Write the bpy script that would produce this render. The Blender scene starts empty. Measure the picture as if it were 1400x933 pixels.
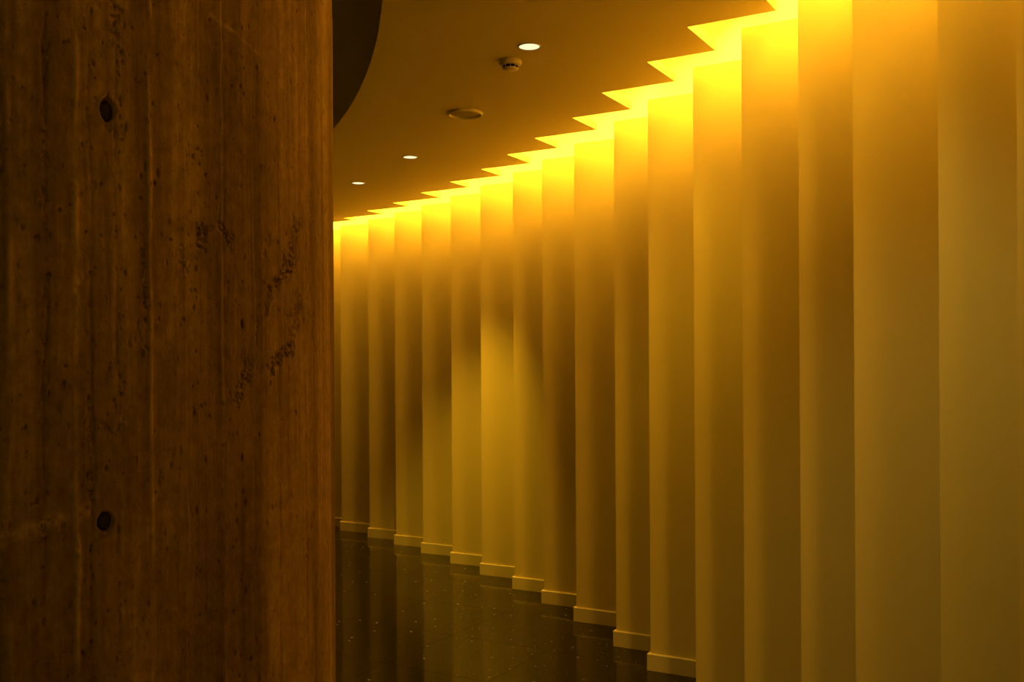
import bpy, bmesh, math, random
import numpy as np
from mathutils import Vector

S = bpy.context.scene
COL = S.collection
random.seed(7)
rng = np.random.default_rng(11)

# ------------------------------------------------------------------ camera
CAM_H = 1.48
F = 1361.1                       # focal length in pixels of a 1400 px wide frame (35 mm lens)
HOR = 503.0                      # row of the horizon
ROLL = 0.0055
cd = bpy.data.cameras.new('camera')
cam = bpy.data.objects.new('camera', cd)
COL.objects.link(cam)
cam.location = (0, 0, CAM_H)
cam.rotation_euler = (math.pi / 2, ROLL, 0)
cd.sensor_width = 36.0
cd.lens = 35.0
cd.shift_y = (HOR - 466.5) / 1400.0
cd.clip_start = 0.02
S.camera = cam

# ------------------------------------------------------------------ light, exposure
COVE_COL = (1.0, 0.475, 0.032)
COVE_W = 18.8                    # watts per metre of cove strip
DOWN_COL = (1.0, 0.54, 0.02)
DOWN_W = 6.0
ADDED_WIN_COL = (1.0, 0.60, 0.04)      # tint of the daylight let in by the window added behind the viewer
WORLD_STRENGTH = 0.4

world = bpy.data.worlds.new('foyer_daylight')
S.world = world
world.use_nodes = True
bg = world.node_tree.nodes['Background']
bg.inputs[0].default_value = ADDED_WIN_COL + (1,)
bg.inputs[1].default_value = WORLD_STRENGTH

S.view_settings.view_transform = 'Standard'
S.view_settings.look = 'None'
S.view_settings.gamma = 1.0
S.view_settings.use_curve_mapping = False
S.view_settings.exposure = 0.0
S.cycles.max_bounces = 12
S.cycles.diffuse_bounces = 8
S.cycles.sample_clamp_indirect = 4.0


# ------------------------------------------------------------------ materials
def new_mat(name, col, rough=0.6, spec=0.5):
    m = bpy.data.materials.new(name)
    m.use_nodes = True
    b = m.node_tree.nodes['Principled BSDF']
    b.inputs['Base Color'].default_value = col + (1,)
    b.inputs['Roughness'].default_value = rough
    b.inputs['Specular IOR Level'].default_value = spec
    return m, m.node_tree, b


def node(nt, kind, **kw):
    n = nt.nodes.new(kind)
    for k, v in kw.items():
        setattr(n, k, v)
    return n


def painted(name, c1, c2, rough, spec, scale=1.2, bump=0.02):
    m, nt, b = new_mat(name, c1, rough, spec)
    geo = node(nt, 'ShaderNodeNewGeometry')
    n = node(nt, 'ShaderNodeTexNoise')
    n.inputs['Scale'].default_value = scale
    n.inputs['Detail'].default_value = 4
    nt.links.new(geo.outputs['Position'], n.inputs['Vector'])
    r = node(nt, 'ShaderNodeValToRGB')
    r.color_ramp.elements[0].position = 0.3
    r.color_ramp.elements[0].color = c1 + (1,)
    r.color_ramp.elements[1].position = 0.7
    r.color_ramp.elements[1].color = c2 + (1,)
    nt.links.new(n.outputs['Fac'], r.inputs['Fac'])
    nt.links.new(r.outputs['Color'], b.inputs['Base Color'])
    n2 = node(nt, 'ShaderNodeTexNoise')
    n2.inputs['Scale'].default_value = 160
    n2.inputs['Detail'].default_value = 2
    nt.links.new(geo.outputs['Position'], n2.inputs['Vector'])
    bp = node(nt, 'ShaderNodeBump')
    bp.inputs['Strength'].default_value = bump
    bp.inputs['Distance'].default_value = 0.002
    nt.links.new(n2.outputs['Fac'], bp.inputs['Height'])
    nt.links.new(bp.outputs['Normal'], b.inputs['Normal'])
    return m


M_PANEL = painted('panel_paint', (0.78, 0.68, 0.31), (0.81, 0.70, 0.33), 0.55, 0.4)
M_BOARD = painted('skirting_paint', (0.74, 0.66, 0.42), (0.76, 0.68, 0.44), 0.42, 0.5)
M_CEIL = painted('ceiling_paint', (0.92, 0.83, 0.42), (0.94, 0.85, 0.44), 0.8, 0.25)
M_COVE = painted('cove_paint', (0.90, 0.88, 0.80), (0.91, 0.89, 0.82), 0.8, 0.2)
M_DARK = painted('dark_fascia_paint', (0.50, 0.49, 0.34), (0.54, 0.52, 0.37), 0.7, 0.3)
M_WALL = painted('foyer_concrete', (0.30, 0.26, 0.18), (0.36, 0.31, 0.22), 0.85, 0.2, 2.0, 0.1)
M_PLASTIC = painted('white_plastic', (0.74, 0.70, 0.56), (0.77, 0.72, 0.58), 0.4, 0.5)
M_BLACK, _, _ = new_mat('dark_vent', (0.012, 0.010, 0.008), 0.8, 0.2)
M_GRILLE = painted('grille_paint', (0.58, 0.52, 0.38), (0.61, 0.55, 0.40), 0.6, 0.3)
M_PLUG = painted('grey_plug', (0.115, 0.112, 0.085), (0.15, 0.145, 0.11), 0.8, 0.2, 40)
M_METAL, _, _b = new_mat('added_window_metal', (0.10, 0.09, 0.08), 0.4, 0.5)
M_GLASS, _nt, _b = new_mat('added_window_glass', (1, 1, 1), 0.0, 0.5)
_b.inputs['Transmission Weight'].default_value = 1.0
_b.inputs['IOR'].default_value = 1.02


def lens_mat():
    m = bpy.data.materials.new('lamp_lens')
    m.use_nodes = True
    nt = m.node_tree
    nt.nodes.clear()
    e = node(nt, 'ShaderNodeEmission')
    e.inputs['Color'].default_value = (1.0, 0.93, 0.50, 1)
    e.inputs['Strength'].default_value = 1.15
    o = node(nt, 'ShaderNodeOutputMaterial')
    nt.links.new(e.outputs[0], o.inputs[0])
    return m


M_LENS = lens_mat()


def floor_mat():
    m, nt, b = new_mat('dark_polished_tile', (0.010, 0.008, 0.006), 0.10, 0.42)
    geo = node(nt, 'ShaderNodeNewGeometry')
    big = node(nt, 'ShaderNodeTexNoise')
    big.inputs['Scale'].default_value = 3.0
    big.inputs['Detail'].default_value = 6
    nt.links.new(geo.outputs['Position'], big.inputs['Vector'])
    base = node(nt, 'ShaderNodeValToRGB')
    base.color_ramp.elements[0].position = 0.3
    base.color_ramp.elements[0].color = (0.008, 0.007, 0.005, 1)
    base.color_ramp.elements[1].position = 0.75
    base.color_ramp.elements[1].color = (0.017, 0.014, 0.010, 1)
    nt.links.new(big.outputs['Fac'], base.inputs['Fac'])
    # pale mineral chips in the dark stone
    prev = base.outputs['Color']
    masks = []
    for scale, thr, keep, col in ((9.0, 0.052, 0.80, (1.0, 0.98, 0.95, 1)),
                                  (26.0, 0.075, 0.93, (0.55, 0.52, 0.42, 1)),
                                  (70.0, 0.13, 0.90, (0.20, 0.18, 0.12, 1))):
        v = node(nt, 'ShaderNodeTexVoronoi')
        v.voronoi_dimensions = '2D'
        v.inputs['Scale'].default_value = scale
        nt.links.new(geo.outputs['Position'], v.inputs['Vector'])
        lt = node(nt, 'ShaderNodeMath', operation='LESS_THAN')
        lt.inputs[1].default_value = thr
        nt.links.new(v.outputs['Distance'], lt.inputs[0])
        sep = node(nt, 'ShaderNodeSeparateColor')
        nt.links.new(v.outputs['Color'], sep.inputs[0])
        gt = node(nt, 'ShaderNodeMath', operation='GREATER_THAN')
        gt.inputs[1].default_value = keep
        nt.links.new(sep.outputs[0], gt.inputs[0])
        mu = node(nt, 'ShaderNodeMath', operation='MULTIPLY')
        nt.links.new(lt.outputs[0], mu.inputs[0])
        nt.links.new(gt.outputs[0], mu.inputs[1])
        mx = node(nt, 'ShaderNodeMix', data_type='RGBA')
        nt.links.new(mu.outputs[0], mx.inputs['Factor'])
        nt.links.new(prev, mx.inputs['A'])
        mx.inputs['B'].default_value = col
        prev = mx.outputs['Result']
        if col[0] > 0.5:
            masks.append((mu.outputs[0], v.outputs['Color']))
    nt.links.new(prev, b.inputs['Base Color'])
    # the largest chips are mirror-like flakes lying at their own tilts
    mask, cellcol = masks[0]
    sub = node(nt, 'ShaderNodeVectorMath', operation='SUBTRACT')
    sub.inputs[1].default_value = (0.5, 0.5, 0.5)
    nt.links.new(cellcol, sub.inputs[0])
    scl = node(nt, 'ShaderNodeVectorMath', operation='MULTIPLY')
    nt.links.new(sub.outputs[0], scl.inputs[0])
    cmb = node(nt, 'ShaderNodeCombineXYZ')
    half = node(nt, 'ShaderNodeMath', operation='MULTIPLY')
    half.inputs[1].default_value = 1.3
    nt.links.new(mask, half.inputs[0])
    nt.links.new(half.outputs[0], cmb.inputs[0])
    nt.links.new(half.outputs[0], cmb.inputs[1])
    nt.links.new(cmb.outputs[0], scl.inputs[1])
    add = node(nt, 'ShaderNodeVectorMath', operation='ADD')
    nt.links.new(geo.outputs['Normal'], add.inputs[0])
    nt.links.new(scl.outputs[0], add.inputs[1])
    nrm = node(nt, 'ShaderNodeVectorMath', operation='NORMALIZE')
    nt.links.new(add.outputs[0], nrm.inputs[0])
    nt.links.new(nrm.outputs[0], b.inputs['Normal'])
    nt.links.new(mask, b.inputs['Metallic'])
    rr = node(nt, 'ShaderNodeMapRange')
    rr.inputs['To Min'].default_value = 0.045
    rr.inputs['To Max'].default_value = 0.11
    nt.links.new(big.outputs['Fac'], rr.inputs['Value'])
    rf = node(nt, 'ShaderNodeMix', data_type='FLOAT')
    nt.links.new(mask, rf.inputs['Factor'])
    nt.links.new(rr.outputs['Result'], rf.inputs['A'])
    rf.inputs['B'].default_value = 0.30
    nt.links.new(rf.outputs['Result'], b.inputs['Roughness'])
    return m


M_FLOOR = floor_mat()


def concrete_mat():
    m, nt, b = new_mat('raw_concrete', (0.3, 0.2, 0.12), 0.8, 0.25)
    tc = node(nt, 'ShaderNodeTexCoord')

    def noise(sc, scale, detail, rough=0.55):
        mp = node(nt, 'ShaderNodeMapping')
        mp.inputs['Scale'].default_value = sc
        nt.links.new(tc.outputs['Object'], mp.inputs['Vector'])
        n = node(nt, 'ShaderNodeTexNoise')
        n.inputs['Scale'].default_value = scale
        n.inputs['Detail'].default_value = detail
        n.inputs['Roughness'].default_value = rough
        nt.links.new(mp.outputs[0], n.inputs['Vector'])
        return n.outputs['Fac']

    def ramp(fac, *stops):
        r = node(nt, 'ShaderNodeValToRGB')
        while len(r.color_ramp.elements) < len(stops):
            r.color_ramp.elements.new(0.5)
        for e, (p, c) in zip(r.color_ramp.elements, stops):
            e.position = p
            e.color = c + (1,)
        nt.links.new(fac, r.inputs['Fac'])
        return r.outputs['Color']

    def mix(mode, fac, a, bb):
        x = node(nt, 'ShaderNodeMix', data_type='RGBA', blend_type=mode)
        x.inputs['Factor'].default_value = fac
        nt.links.new(a, x.inputs['A'])
        nt.links.new(bb, x.inputs['B'])
        return x.outputs['Result']

    streak = ramp(noise((1, 1, 0.03), 15, 4, 0.6), (0.34, (0.22, 0.145, 0.080)), (0.50, (0.36, 0.24, 0.132)), (0.66, (0.54, 0.385, 0.205)))
    fine = ramp(noise((1, 1, 0.03), 110, 5, 0.65), (0.3, (0.80, 0.79, 0.78)), (0.7, (1.12, 1.12, 1.12)))
    blot = ramp(noise((1, 1, 0.45), 9, 6, 0.65), (0.3, (0.74, 0.72, 0.70)), (0.7, (1.18, 1.18, 1.16)))
    mott = ramp(noise((1, 1, 0.7), 70, 5, 0.7), (0.32, (0.74, 0.72, 0.70)), (0.68, (1.22, 1.22, 1.20)))
    c = mix('MULTIPLY', 1.0, streak, fine)
    c = mix('MULTIPLY', 1.0, c, blot)
    c = mix('MULTIPLY', 1.0, c, mott)
    # scattered pale lime smears and dark grains
    sm = ramp(noise((1, 1, 0.12), 24, 8, 0.72), (0.64, (0, 0, 0)), (0.76, (0.16, 0.13, 0.065)))
    c = mix('ADD', 1.0, c, sm)
    at = node(nt, 'ShaderNodeAttribute', attribute_name='lime_highlight')  # lime of ridges and drips, plus highlights painted on pit rims
    lm = ramp(at.outputs['Fac'], (0.05, (0, 0, 0)), (0.9, (0.20, 0.16, 0.075)))
    c = mix('ADD', 1.0, c, lm)
    gr = ramp(noise((1, 1, 0.45), 130, 3, 0.6), (0.27, (0.40, 0.37, 0.35)), (0.36, (1, 1, 1)))
    c = mix('MULTIPLY', 1.0, c, gr)
    nt.links.new(c, b.inputs['Base Color'])
    bp = node(nt, 'ShaderNodeBump')
    bp.inputs['Strength'].default_value = 0.9
    bp.inputs['Distance'].default_value = 0.0015
    nt.links.new(noise((1, 1, 0.5), 260, 5, 0.7), bp.inputs['Height'])
    nt.links.new(bp.outputs['Normal'], b.inputs['Normal'])
    return m


M_CONC = concrete_mat()


# ------------------------------------------------------------------ helpers
def obj(name, verts, faces, mat, parent=None, smooth=False):
    me = bpy.data.meshes.new(name)
    me.from_pydata([tuple(v) for v in verts], [], faces)
    bm = bmesh.new()
    bm.from_mesh(me)
    bmesh.ops.recalc_face_normals(bm, faces=bm.faces)
    bm.to_mesh(me)
    bm.free()
    me.materials.append(mat)
    if smooth:
        me.polygons.foreach_set('use_smooth', [True] * len(me.polygons))
    o = bpy.data.objects.new(name, me)
    COL.objects.link(o)
    if parent is not None:
        o.parent = parent
    return o


def empty(name, loc=(0, 0, 0)):
    o = bpy.data.objects.new(name, None)
    COL.objects.link(o)
    o.location = loc
    o.empty_display_size = 0.1
    return o


def tag(o, label=None, cat=None, group=None, kind=None):
    if label:
        o['label'] = label
    if cat:
        o['category'] = cat
    if group:
        o['group'] = group
    if kind:
        o['kind'] = kind
    return o


def prism(poly, z0, z1):
    """vertical prism over a plan polygon [(x, y), ...]"""
    n = len(poly)
    v = [(x, y, z0) for x, y in poly] + [(x, y, z1) for x, y in poly]
    f = [tuple(range(n)), tuple(range(n, 2 * n))]
    f += [(i, (i + 1) % n, n + (i + 1) % n, n + i) for i in range(n)]
    return v, f


def wallbox(p, q, t, z0, z1, ext0=0.0, ext1=0.0, side=1.0):
    """a board along plan segment p->q, thickness t laid to its left (side=1) or right (side=-1)"""
    p = np.array(p, float)
    q = np.array(q, float)
    d = (q - p) / np.hypot(*(q - p))
    nrm = np.array([-d[1], d[0]]) * side * t
    p = p - d * ext0
    q = q + d * ext1
    return prism([p, q, q + nrm, p + nrm], z0, z1)


def boxes(lst):
    V, Fc = [], []
    for (x0, x1, y0, y1, z0, z1) in lst:
        v, f = prism([(x0, y0), (x1, y0), (x1, y1), (x0, y1)], z0, z1)
        Fc += [tuple(i + len(V) for i in g) for g in f]
        V += v
    return V, Fc


def strip(inner, outer, z0, z1):
    """slab between two plan polylines of equal length"""
    n = len(inner)
    V, Fc = [], []
    for z in (z0, z1):
        for a, b in zip(inner, outer):
            V += [(a[0], a[1], z), (b[0], b[1], z)]
    m = 2 * n
    for i in range(n - 1):
        Fc.append((2 * i, 2 * i + 1, 2 * i + 3, 2 * i + 2))
        Fc.append((m + 2 * i, m + 2 * i + 1, m + 2 * i + 3, m + 2 * i + 2))
        Fc.append((2 * i, 2 * i + 2, m + 2 * i + 2, m + 2 * i))
        Fc.append((2 * i + 1, 2 * i + 3, m + 2 * i + 3, m + 2 * i + 1))
    Fc.append((0, 1, m + 1, m))
    Fc.append((m - 2, m - 1, 2 * m - 1, 2 * m - 2))
    return V, Fc


def lathe(prof, seg=40):
    """prof: [(r, z)] ; closed at the axis when r == 0"""
    V, Fc, rings = [], [], []
    for r, z in prof:
        if r == 0:
            rings.append([len(V)])
            V.append((0, 0, z))
        else:
            rings.append(list(range(len(V), len(V) + seg)))
            V += [(r * math.cos(2 * math.pi * k / seg), r * math.sin(2 * math.pi * k / seg), z) for k in range(seg)]
    for A, B in zip(rings, rings[1:]):
        for k in range(seg):
            k2 = (k + 1) % seg
            if len(A) == 1 and len(B) == 1:
                continue
            if len(A) == 1:
                Fc.append((A[0], B[k], B[k2]))
            elif len(B) == 1:
                Fc.append((A[k], A[k2], B[0]))
            else:
                Fc.append((A[k], A[k2], B[k2], B[k]))
    return V, Fc


def unroll(x, y):
    return x - ROLL * (y - 466.5), y + ROLL * (x - 700.0)


def ray_dir(x, y):
    """direction through a photo pixel, with y (depth) = 1"""
    x, y = unroll(x, y)
    return np.array([(x - 700.0) / F, 1.0, (HOR - y) / F])


def on_height(x, y, z):
    d = ray_dir(x, y)
    t = (z - CAM_H) / d[2]
    return d[:2] * t


# ------------------------------------------------------------------ plan of the pleated wall
CEN = np.array([-9.849, 2.0456])     # centre of the corridor's curve
RW = 10.888                          # radius through the near corners of the pleats
CEIL = 2.80
PTOP = 2.785                         # top of the pleated panels
UA = np.array([math.cos(math.radians(-30)), math.sin(math.radians(-30))])   # every front panel runs this way
UB = np.array([-UA[1], UA[0]])                                              # every return runs against this

# near corners L of the pleats, far to near, from the widths the photograph shows
edges = [(467, 600), (505, 600), (541, 600), (578, 600), (618, 600), (658.5, 600), (703, 600), (743, 600), (787, 600),
         (841.5, 600), (888, 600), (950, 600), (1016.5, 600), (1094, 600), (1168.5, 600), (1285, 600), (1391, 300)]


def on_arc(x, y):
    d = ray_dir(x, y)[:2]
    d = d / np.hypot(*d)
    b = d @ CEN
    return d * (b + math.sqrt(b * b - CEN @ CEN + RW * RW))


def arc(phi, r=RW):
    return CEN + r * np.array([math.cos(phi), math.sin(phi)])


def ang(p):
    return math.atan2(p[1] - CEN[1], p[0] - CEN[0])


LS = [on_arc(*e) for e in edges]
phi = ang(LS[0])
far = []
for k in range(7):
    phi += 0.52 / RW
    far.append(arc(phi))
LS = far[::-1] + LS
N_FAR = 7
phi = ang(LS[-1])
while True:
    phi -= 0.46 / RW
    p = arc(phi)
    if p[1] < -2.4:
        break
    LS.append(p)
NP = len(LS) - 1

# ceiling notches: the same saw-tooth cut in the ceiling edge
notch_px = [(469.6, 298.3), (501.7, 288.3), (537.2, 277.5), (575.5, 263.6), (614.9, 248.7), (657.8, 231.5), (693.3, 211.4),
            (731, 189), (782.5, 161.3), (823, 127), (885, 85), (940, 37)]
NS = [None] * len(LS)
for i, e in enumerate(notch_px):
    NS[N_FAR + 1 + i] = on_height(e[0], e[1], CEIL)
rad = lambda p: np.hypot(*(p - CEN))
for i in range(len(LS)):
    if NS[i] is None:                # out of sight: the same slot width as in view
        NS[i] = LS[i] - UA * 0.16 - UB * 0.15


def corner(p, q):
    """far corner between two near corners: along the panel direction, then back along the return"""
    return p + UA * ((q - p) @ UA)


RS = [corner(LS[i], LS[i + 1]) for i in range(NP)]
TS = [corner(NS[i], NS[i + 1]) for i in range(NP)]

# ------------------------------------------------------------------ structure: right wall with its pleats
R_BACK = max(rad(p) for p in RS) + 0.06
PHI_END = math.radians(74.0)         # past the pleats the wall runs on plain to the left wall
phis = np.linspace(PHI_END, ang(LS[-1]) - 0.10, 90)
back_in = [arc(a, R_BACK) for a in phis]
back_out = [arc(a, R_BACK + 0.12) for a in phis]
wall_r = obj('wall_right', *strip(back_in, back_out, -0.02, 3.26), M_COVE)
tag(wall_r, 'curved ochre lit wall of tall pleated panels along the right of the corridor', kind='structure')
PT = 0.018
for i in range(NP):
    v, f = wallbox(LS[i], RS[i], PT, 0.0, PTOP, side=1)
    obj('wall_panel', v, f, M_PANEL, wall_r)
    v, f = wallbox(RS[i], LS[i + 1], PT, 0.0, PTOP, ext0=-PT, ext1=-PT, side=1)
    obj('return_panel', v, f, M_PANEL, wall_r)

base = empty('baseboard_right', (0, 0, 0))
tag(base, 'low stepped skirting boards along the foot of the pleated wall', kind='structure')
BT, BH = 0.013, 0.082
for i in range(NP):
    p, q = LS[i], RS[i]
    d = UA
    nrm = np.array([d[1], -d[0]]) * BT                     # towards the corridor
    a0 = p - d * BT
    ext = min(BT, 0.0)
    # board with a small chamfer along its top edge
    V = []
    for e in (a0, q - d * 0.001):
        V += [tuple(e) + (0.0,), tuple(e + nrm) + (0.0,), tuple(e + nrm) + (BH - 0.004,), tuple(e + nrm * 0.7) + (BH,), tuple(e) + (BH,)]
    Fc = [(0, 1, 2, 3, 4), (5, 6, 7, 8, 9)] + [(k, (k + 1) % 5, 5 + (k + 1) % 5, 5 + k) for k in range(5)]
    obj('skirting_board', V, Fc, M_BOARD, base)
    v, f = wallbox(RS[i], LS[i + 1], BT, 0.0, BH, ext0=-BT - 0.002, side=-1)
    obj('skirting_return', v, f, M_BOARD, base)

# ------------------------------------------------------------------ structure: ceiling band, void fascia, cove
R_VOID = 9.515
tail = [arc(a, R_BACK) for a in np.linspace(PHI_END, ang(NS[0]) + 0.02, 16)]
stair = list(tail)
for i in range(NP):
    stair += [NS[i], TS[i]]
stair.append(NS[NP])
inner = [arc(ang(p), R_VOID) for p in stair]
ceil = obj('ceiling', *strip(inner, stair, CEIL, CEIL + 0.04), M_CEIL)
tag(ceil, 'smooth ochre ceiling band with a saw tooth edge along the wall', kind='structure')

ph2 = np.linspace(ang(stair[0]), ang(stair[-1]), 80)
fascia = obj('trim_1', *strip([arc(a, R_VOID) for a in ph2], [arc(a, R_VOID + 0.05) for a in ph2], CEIL + 0.04, 4.8), M_CEIL)
tag(fascia, 'dark curved upstand rising from the edge of the ceiling opening', kind='structure')
R_UP = min(rad(p) for p in NS) - 0.10
up = obj('trim_2', *strip([arc(a, R_UP - 0.03) for a in ph2], [arc(a, R_UP) for a in ph2], CEIL + 0.04, 3.22), M_COVE)
tag(up, 'pale upstand closing the light cove above the ceiling', kind='structure')
lid = obj('trim_3', *strip([arc(a, R_UP - 0.03) for a in ph2], [arc(a, R_BACK + 0.0) for a in ph2], 3.22, 3.26), M_COVE)
tag(lid, 'pale board closing the top of the light cove', kind='structure')

# light strips of the cove, one length above each pleat
for i in range(NP):
    p, q = LS[i], RS[i]
    if p[1] < 1.4:                   # the lit cove ends beside the viewer
        break
    ln = float(np.hypot(*(q - p)))
    step = float(np.hypot(*(LS[i + 1] - LS[i])))
    mid = (p + q) / 2 - UB * 0.125 - UA * 0.03
    ld = bpy.data.lights.new('cove_light', 'AREA')
    ld.shape = 'RECTANGLE'
    ld.size = ln
    ld.size_y = 0.08
    ld.energy = COVE_W * step * (1.0 if mid[1] > 4.5 else 0.92)
    ld.color = COVE_COL
    lo = bpy.data.objects.new('cove_light', ld)
    COL.objects.link(lo)
    lo.location = (mid[0], mid[1], 3.12)
    lo.rotation_euler = (0, 0, math.radians(-30))
    lo.parent = lid

# ------------------------------------------------------------------ structure: floor of square tiles set square to the pleats
floor = obj('floor', *boxes([(-7.3, 2.6, -4.0, 14.2, -0.15, -0.004)]), M_FLOOR)
tag(floor, 'dark polished stone tile floor with pale flecks', kind='structure')
TILE, JOINT = 0.6, 0.0011
corner_px = on_height(618, 869, 0.0)
u0, v0 = corner_px @ UA, corner_px @ UB
h = (TILE - JOINT) / 2
ch = 0.0008
tv = [(-h, -h, -0.004), (h, -h, -0.004), (h, h, -0.004), (-h, h, -0.004),
      (-h, -h, -ch), (h, -h, -ch), (h, h, -ch), (-h, h, -ch),
      (-h + ch, -h + ch, 0), (h - ch, -h + ch, 0), (h - ch, h - ch, 0), (-h + ch, h - ch, 0)]
tf = [(3, 2, 1, 0), (8, 9, 10, 11)]
for k in range(4):
    k2 = (k + 1) % 4
    tf += [(k, k2, 4 + k2, 4 + k), (4 + k, 4 + k2, 8 + k2, 8 + k)]
proto = None
spots = []
for iu in range(-30, 30):
    for iv in range(-30, 30):
        c = UA * (u0 + (iu + 0.5) * TILE) + UB * (v0 + (iv + 0.5) * TILE)
        if -4.6 < c[0] < 2.3 and -2.2 < c[1] < 11.6 and rad(c) < R_BACK + 0.25:
            spots.append(c)
spots.sort(key=lambda c: math.hypot(c[0] + 0.3, c[1] - 5.0))
for c in spots[:300]:
    if proto is None:
        proto = obj('floor_tile', tv, tf, M_FLOOR, floor)
        t = proto
    else:
        t = proto.copy()
        COL.objects.link(t)
        t.parent = floor
    t.location = (c[0], c[1], random.uniform(-0.0003, 0.0))
    t.rotation_euler = (random.uniform(-0.0003, 0.0003), random.uniform(-0.0003, 0.0003), math.radians(-30))

# ------------------------------------------------------------------ structure: the foyer round the corridor (out of frame)
wl = obj('wall_left', *boxes([(-7.3, -7.1, -4.0, 14.2, -0.004, 4.8)]), M_WALL)
tag(wl, 'plain concrete wall on the far left of the foyer', kind='structure')
wf = obj('wall_far', *boxes([(-7.1, 2.6, 14.0, 14.2, -0.004, 4.8)]), M_WALL)
tag(wf, 'plain concrete wall closing the far end of the foyer', kind='structure')
wo = obj('wall_outer', *boxes([(2.4, 2.6, -3.8, 14.0, -0.004, 4.8)]), M_WALL)
tag(wo, 'plain concrete wall behind the pleated wall', kind='structure')
WX0, WX1, WZ0, WZ1 = -4.6, 0.9, 0.1, 3.0
wb = obj('wall_back', *boxes([(-7.1, WX0, -4.0, -3.8, -0.004, 4.8), (WX1, 2.6, -4.0, -3.8, -0.004, 4.8),
                              (WX0, WX1, -4.0, -3.8, -0.004, WZ0), (WX0, WX1, -4.0, -3.8, WZ1, 4.8)]), M_WALL)
tag(wb, 'concrete wall with a wide added window behind the viewer', kind='structure')
top = obj('ceiling_upper', *boxes([(-7.3, 2.6, -4.0, 14.2, 4.8, 5.0)]), M_DARK)
tag(top, 'dark high ceiling over the opening', kind='structure')
added_win = empty('added_window_1', ((WX0 + WX1) / 2, -3.9, WZ0))  # unseen window, added as the source of the faint daylight
tag(added_win, 'wide glazed window added behind the viewer to let daylight in', kind='structure')
npane = 4
pw = (WX1 - WX0) / npane
cx = (WX0 + WX1) / 2
hh = WZ1 - WZ0
obj('added_window_frame', *boxes([(WX0 - cx, WX1 - cx, -0.04, 0.04, 0.0, 0.06), (WX0 - cx, WX1 - cx, -0.04, 0.04, hh - 0.06, hh),
                            (WX0 - cx, WX0 - cx + 0.06, -0.04, 0.04, 0.06, hh - 0.06), (WX1 - cx - 0.06, WX1 - cx, -0.04, 0.04, 0.06, hh - 0.06)]), M_METAL, added_win)
for k in range(npane):
    x0 = WX0 - cx + k * pw
    obj('added_window_pane', *boxes([(x0 + (0.06 if k == 0 else 0.03), x0 + pw - (0.06 if k == npane - 1 else 0.03), -0.004, 0.004, 0.06, hh - 0.06)]), M_GLASS, added_win)
    if k:
        obj('added_window_mullion', *boxes([(x0 - 0.03, x0 + 0.03, -0.04, 0.04, 0.06, hh - 0.06)]), M_METAL, added_win)

# ------------------------------------------------------------------ concrete column
e_r = math.atan(ray_dir(456.5, 470)[0])          # bearing of its right edge
CR, CD = 0.55, 1.95
cb = e_r - math.asin(CR / CD)
CC = np.array([CD * math.sin(cb), CD * math.cos(cb)])
COL_TOP = 4.8


def on_column(x, y):
    """angle about the column's axis and height of the point a photo pixel shows"""
    d = ray_dir(x, y)
    d2 = d[:2]
    n = np.hypot(*d2)
    u = d2 / n
    b = u @ CC
    disc = max(b * b - CC @ CC + CR * CR, 0.0)
    t = b - math.sqrt(disc)
    p = u * t
    return math.atan2(p[1] - CC[1], p[0] - CC[0]), CAM_H + d[2] / n * t


face = math.atan2(-CC[1], -CC[0])                 # angle that faces the camera
a_lo, a_hi = face - 0.16, face + 1.35             # finely modelled range (right edge is at +1.28)
z_lo, z_hi = 0.86, 2.14
na, nz = 700, 960
A_f = np.linspace(a_lo, a_hi, na)
A_c = np.linspace(a_hi, a_lo + 2 * math.pi, 80)[1:-1]
AA = np.concatenate([A_f, A_c])
ZZ = np.concatenate([np.linspace(-0.0, z_lo, 40)[:-1], np.linspace(z_lo, z_hi, nz), np.linspace(z_hi, COL_TOP, 60)[1:]])
NA, NZ = len(AA), len(ZZ)
Ag, Zg = np.meshgrid(AA, ZZ)
Sg = (Ag - face) * CR                             # arc length along the surface, metres


def hash2(ix, iy, seed):
    v = np.sin(ix * 127.1 + iy * 311.7 + seed * 74.7) * 43758.5453
    return v - np.floor(v)


def vnoise(x, y, seed):
    ix, iy = np.floor(x), np.floor(y)
    fx, fy = x - ix, y - iy
    fx = fx * fx * (3 - 2 * fx)
    fy = fy * fy * (3 - 2 * fy)
    a = hash2(ix, iy, seed) * (1 - fx) + hash2(ix + 1, iy, seed) * fx
    b = hash2(ix, iy + 1, seed) * (1 - fx) + hash2(ix + 1, iy + 1, seed) * fx
    return a * (1 - fy) + b * fy


def fbm(x, y, seed, o=3):
    s, a, t = 0.0, 0.5, 0.0
    for k in range(o):
        s = s + a * vnoise(x * 2 ** k, y * 2 ** k, seed + k)
        t += a
        a *= 0.5
    return s / t


# relief of the formwork: broad boards, streaks, ridges of leaked grout, pits
D = 0.0018 * (fbm(Sg * 28, Zg * 0.7, 1) - 0.5) + 0.0008 * (fbm(Sg * 130, Zg * 2.6, 5) - 0.5) + 0.0005 * (fbm(Sg * 300, Zg * 40, 9, 3) - 0.5)
LIME_HIGHLIGHT = np.zeros_like(D)


def ridge(x, w, h_, seed, y=470):
    a, _ = on_column(x, y)
    s = (a - face) * CR
    wob = (fbm(Zg * 9 + seed, Zg * 0 + seed, seed, 2) - 0.5) * 0.008
    m = np.exp(-((Sg - s - wob) / w) ** 2)
    return m * h_ * np.clip((fbm(Zg * 16, Sg * 30, seed + 3, 3) - 0.33) * 3.0, 0, 1.2)


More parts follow.
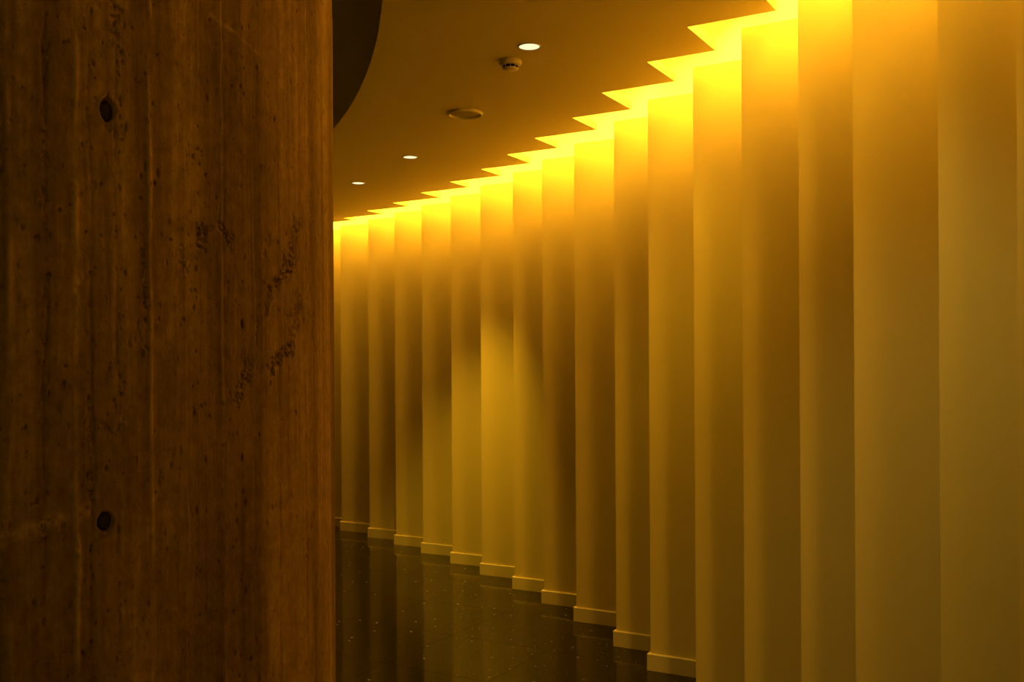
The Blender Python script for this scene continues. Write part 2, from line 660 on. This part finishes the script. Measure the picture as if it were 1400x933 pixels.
for x, w, h_, sd in ((104, .0035, .0022, 21), (207, .0030, .0026, 22), (255, .0020, .0012, 23), (305, .0025, .0014, 24),
                     (346, .0018, .0010, 25), (420, .0022, .0014, 26), (14, .004, .0016, 27), (160, .0018, -.0022, 28),
                     (62, .0022, -.0025, 29), (125, .0018, -.0018, 30), (383, .0018, -.0012, 31), (437, .0016, -.0010, 32)):
    rr_ = ridge(x, w, h_, sd)
    D += rr_
    LIME_HIGHLIGHT += np.clip(rr_, 0, 1) / 0.0022


def seg_dist(x0, y0, x1, y1):
    (a, z), (b, w) = on_column(x0, y0), on_column(x1, y1)
    p = np.array([(a - face) * CR, z])
    q = np.array([(b - face) * CR, w])
    d = q - p
    L2 = max(d @ d, 1e-9)
    t = np.clip(((Sg - p[0]) * d[0] + (Zg - p[1]) * d[1]) / L2, 0, 1)
    return np.hypot(Sg - p[0] - t * d[0], Zg - p[1] - t * d[1])


# honeycombed patches: (polyline point pairs, half width, depth)
cell = fbm(Sg * 240, Zg * 190, 51, 2)
cell2 = fbm(Sg * 420, Zg * 330, 57, 2)
clump = fbm(Sg * 75, Zg * 55, 61, 3)
for (x0, y0, x1, y1, w, dep) in (
        (406, 305, 395, 372, .016, .0042), (392, 372, 372, 392, .010, .0042), (372, 395, 362, 432, .007, .0036),
        (408, 412, 398, 470, .015, .0030), (398, 475, 368, 500, .012, .0042), (366, 500, 372, 512, .008, .0036),
        (340, 500, 322, 548, .011, .0036), (300, 312, 316, 330, .009, .0040), (273, 312, 274, 332, .007, .0044),
        (368, 322, 362, 350, .006, .0022), (429, 430, 427, 462, .0035, .0030), (427, 705, 420, 762, .005, .0034),
        (268, 318, 290, 312, .006, .0034), (195, 345, 200, 420, .004, .0034), (190, 455, 196, 480, .007, .0026),
        (140, 578, 156, 590, .010, .0034), (123, 560, 125, 700, .004, .0026), (62, 70, 62, 320, .0026, .0022),
        (155, 0, 160, 60, .006, .0034), (250, 340, 254, 372, .006, .0030), (352, 432, 350, 470, .003, .0022),
        (195, 108, 200, 105, .004, .0034), (186, 110, 188, 112, .004, .0034)):
    dd = seg_dist(x0, y0, x1, y1)
    m = np.clip(1.9 - dd / w * 1.15 + (clump - 0.5) * 3.2 - 0.45, 0, 1)
    m = m * m * (3 - 2 * m)
    hol = np.clip((cell * 0.6 + cell2 * 0.4 - 0.45) * 11, 0, 1)
    D -= 0.85 * dep * m * hol
    D += 0.0030 * m * (cell2 - 0.45)
    LIME_HIGHLIGHT += 0.55 * m * np.clip((cell2 - 0.5) * 6, 0, 1) * (1 - hol)  # pale highlights painted on the rims between the hollows

# single small pits all over
n_p = 420
for k in range(n_p):
    px, py = rng.uniform(0, 452), rng.uniform(0, 933)
    if rng.random() < 0.4:
        px = rng.choice([62, 125, 160, 165, 200, 60, 270, 330]) + rng.normal(0, 4)
    a, z = on_column(px, py)
    s = (a - face) * CR
    r = rng.uniform(.0010, .0024)
    el = rng.uniform(0.9, 3.0)
    ia = np.where(np.abs((AA - face) * CR - s) < r * 2.2)[0]
    iz = np.where(np.abs(ZZ - z) < r * el * 2.2)[0]
    if len(ia) == 0 or len(iz) == 0:
        continue
    sl = np.ix_(iz, ia)
    q = ((Sg[sl] - s) / r) ** 2 + ((Zg[sl] - z) / (r * el)) ** 2
    D[sl] -= rng.uniform(.0015, .0042) * np.exp(-q * q)

# raised drips: a diagonal smear at the lower left and one near the top
for (x0, y0, x1, y1, w, h_) in ((0, 738, 122, 697, .010, .0016), (288, 20, 352, 74, .0035, .0012), (105, 380, 100, 420, .005, .0022), (104, 250, 100, 330, .004, .0016)):
    dd = seg_dist(x0, y0, x1, y1)
    sm_ = np.exp(-(dd / w) ** 2) * np.clip(fbm(Sg * 120, Zg * 120, 77, 3) * 2 - 0.4, 0, 1)
    D += h_ * sm_
    LIME_HIGHLIGHT += sm_

# formwork tie holes
HOLES = [(148, 150, .0098, .0150), (145, 714, .0105, .0130)]
hole_pos = []
for (px, py, rs, rz) in HOLES:
    a, z = on_column(px, py)
    s = (a - face) * CR
    hole_pos.append((a, z, rs, rz))
    q = np.sqrt(((Sg - s) / rs) ** 2 + ((Zg - z) / rz) ** 2)
    D += 0.0012 * np.exp(-((q - 1.25) / 0.25) ** 2)
    D -= 0.015 * np.clip((1.08 - q) * 7, 0, 1)
    D -= 0.004 * np.exp(-(((Sg - s) / (rs * 0.7)) ** 2 + ((Zg - z + rz * 1.35) / (rz * 0.55)) ** 2) ** 2)   # washed-out lip below
fade = np.clip((a_hi - AA) / 0.02, 0, 1) * np.clip((AA - a_lo) / 0.02, 0, 1)
D *= np.where(AA > a_hi, 0.0, fade)[None, :]
D *= (np.clip((z_hi - ZZ) / 0.02, 0, 1) * np.clip((ZZ - z_lo) / 0.02, 0, 1))[:, None]
Rg = CR + D
Vx = np.stack([Rg * np.cos(Ag), Rg * np.sin(Ag), Zg], -1).reshape(-1, 3)
ii, jj = np.meshgrid(np.arange(NZ - 1), np.arange(NA), indexing='ij')
j2 = (jj + 1) % NA
Q = np.stack([ii * NA + jj, ii * NA + j2, (ii + 1) * NA + j2, (ii + 1) * NA + jj], -1).reshape(-1, 4)
me = bpy.data.meshes.new('concrete_column')
me.vertices.add(len(Vx))
me.vertices.foreach_set('co', Vx.astype(np.float32).ravel())
me.loops.add(Q.size)
me.loops.foreach_set('vertex_index', Q.astype(np.int32).ravel())
me.polygons.add(len(Q))
me.polygons.foreach_set('loop_start', np.arange(0, Q.size, 4, dtype=np.int32))
me.polygons.foreach_set('use_smooth', np.ones(len(Q), dtype=bool))
me.update(calc_edges=True)
me.validate()
at = me.attributes.new('lime_highlight', 'FLOAT', 'POINT')
at.data.foreach_set('value', np.clip(LIME_HIGHLIGHT, 0, 1).astype(np.float32).ravel())
me.materials.append(M_CONC)
column = bpy.data.objects.new('concrete_column', me)
COL.objects.link(column)
column.location = (CC[0], CC[1], 0)
tag(column, 'thick brown raw concrete column with vertical board streaks, pits and two tie holes', 'column')
for (a, z, rs, rz) in hole_pos:
    v, f = lathe([(0, 0.003), (0.72, 0.003), (0.9, 0.0), (0.9, -0.003), (0, -0.003)], 20)
    vv = []
    for x, y, zz in v:
        r = CR - 0.0138 + zz
        aa = a + x * rs / CR
        vv.append((r * math.cos(aa), r * math.sin(aa), z + y * rz))
    tag(obj('hole_plug', vv, f, M_PLUG, column, True), 'grey mortar plug at the bottom of a tie hole')

# ------------------------------------------------------------------ ceiling fittings
def downlight(pos, label, group, r=0.042, watts=None, cone=70, tilt=(0, 0), col=None):
    t = empty('recessed_downlight', (pos[0], pos[1], CEIL))
    tag(t, label, 'ceiling light', group)
    obj('trim_ring', *lathe([(r, -0.0005), (r + 0.001, -0.003), (r + 0.005, -0.003), (r + 0.007, 0.0)], 40), M_PLASTIC, t, True)
    obj('lens', *lathe([(0, -0.002), (r * 0.9, -0.0015), (r, -0.0008)], 40), M_LENS, t)
    ld = bpy.data.lights.new('downlight_lamp', 'SPOT')
    ld.energy = watts or DOWN_W
    ld.color = col or DOWN_COL
    ld.spot_size = math.radians(cone)
    ld.spot_blend = 0.9
    ld.shadow_soft_size = 0.03
    lo = bpy.data.objects.new('downlight_lamp', ld)
    COL.objects.link(lo)
    lo.parent = t
    lo.location = (0, 0, -0.035)
    # tilt: plan vector per metre of drop that the adjustable lamp is aimed along
    lo.rotation_euler = Vector((tilt[0], tilt[1], -1.0)).to_track_quat('-Z', 'Y').to_euler()
    return t


downlight(on_height(724, 63.5, CEIL), 'lit round recessed downlight nearest the viewer, beside the smoke detector', 'corridor downlights',
          watts=22.0, cone=100, tilt=(0.28, 0.05))
downlight(on_height(561, 214.8, CEIL), 'lit round recessed downlight beyond the flat round ceiling plate', 'corridor downlights',
          watts=132.0, cone=66, tilt=(0.02, 0.33))
downlight(on_height(490, 250.3, CEIL), 'lit round recessed downlight farthest away, close to the concrete column edge', 'corridor downlights')
# the row goes on over the viewer
q = on_height(724, 63.5, CEIL)
a1, r1 = ang(q), rad(q)
downlight(arc(a1 - 2.4 / r1, r1), 'lit recessed downlight in the ceiling just ahead of the viewer', 'overhead downlights',
          watts=20.0, cone=78, tilt=(0.20, 0.40), col=(1.0, 0.74, 0.16))
downlight(arc(a1 - 4.8 / r1, r1), 'lit recessed downlight in the ceiling behind the viewer', 'overhead downlights')

# smoke detector
pd = on_height(698, 82.5, CEIL)
sd = empty('smoke_detector', (pd[0], pd[1], CEIL))
tag(sd, 'small white dome smoke detector hanging under the ceiling beside the near downlight', 'smoke detector')
obj('base', *lathe([(0, 0), (.044, 0), (.046, -.002), (.048, -.010), (.047, -.016), (.043, -.021), (.039, -.0235), (0, -.0235)], 40), M_PLASTIC, sd, True)
obj('sensor_chamber', *lathe([(0, -.0235), (.031, -.0235), (.029, -.035), (0, -.035)], 32), M_BLACK, sd)
obj('cap', *lathe([(0, -.034), (.032, -.034), (.0345, -.0355), (.0335, -.039), (.028, -.043), (.014, -.0455), (0, -.046)], 40), M_PLASTIC, sd, True)
for k in range(10):
    a = 2 * math.pi * (k + 0.5) / 10 - 0.02
    ca, sa = math.cos(a), math.sin(a)
    V = []
    for (r0, zz) in ((.0392, -.0225), (.0345, -.0365)):
        for (dr, dt) in ((-.003, -.0011), (0, -.0011), (0, .0011), (-.003, .0011)):
            rr = r0 + dr
            V.append((rr * ca - dt * sa, rr * sa + dt * ca, zz))
    obj('rib', V, [(0, 1, 2, 3), (4, 5, 6, 7)] + [(i, (i + 1) % 4, 4 + (i + 1) % 4, 4 + i) for i in range(4)], M_PLASTIC, sd)

# flat round plate
pp = on_height(636.5, 154.5, CEIL)
pl = empty('ceiling_speaker', (pp[0], pp[1], CEIL))
tag(pl, 'flat round pale ceiling speaker plate with raised rim, between the downlights', 'ceiling speaker')
obj('rim', *lathe([(.090, 0), (.090, -.008), (.087, -.013), (.083, -.014), (.079, -.012), (.077, -.004), (.077, 0)], 56), M_PLASTIC, pl, True)
obj('grille', *lathe([(0, -.007), (.040, -.0065), (.0775, -.004), (.0775, -.001), (0, -.001)], 56), M_GRILLE, pl, True)
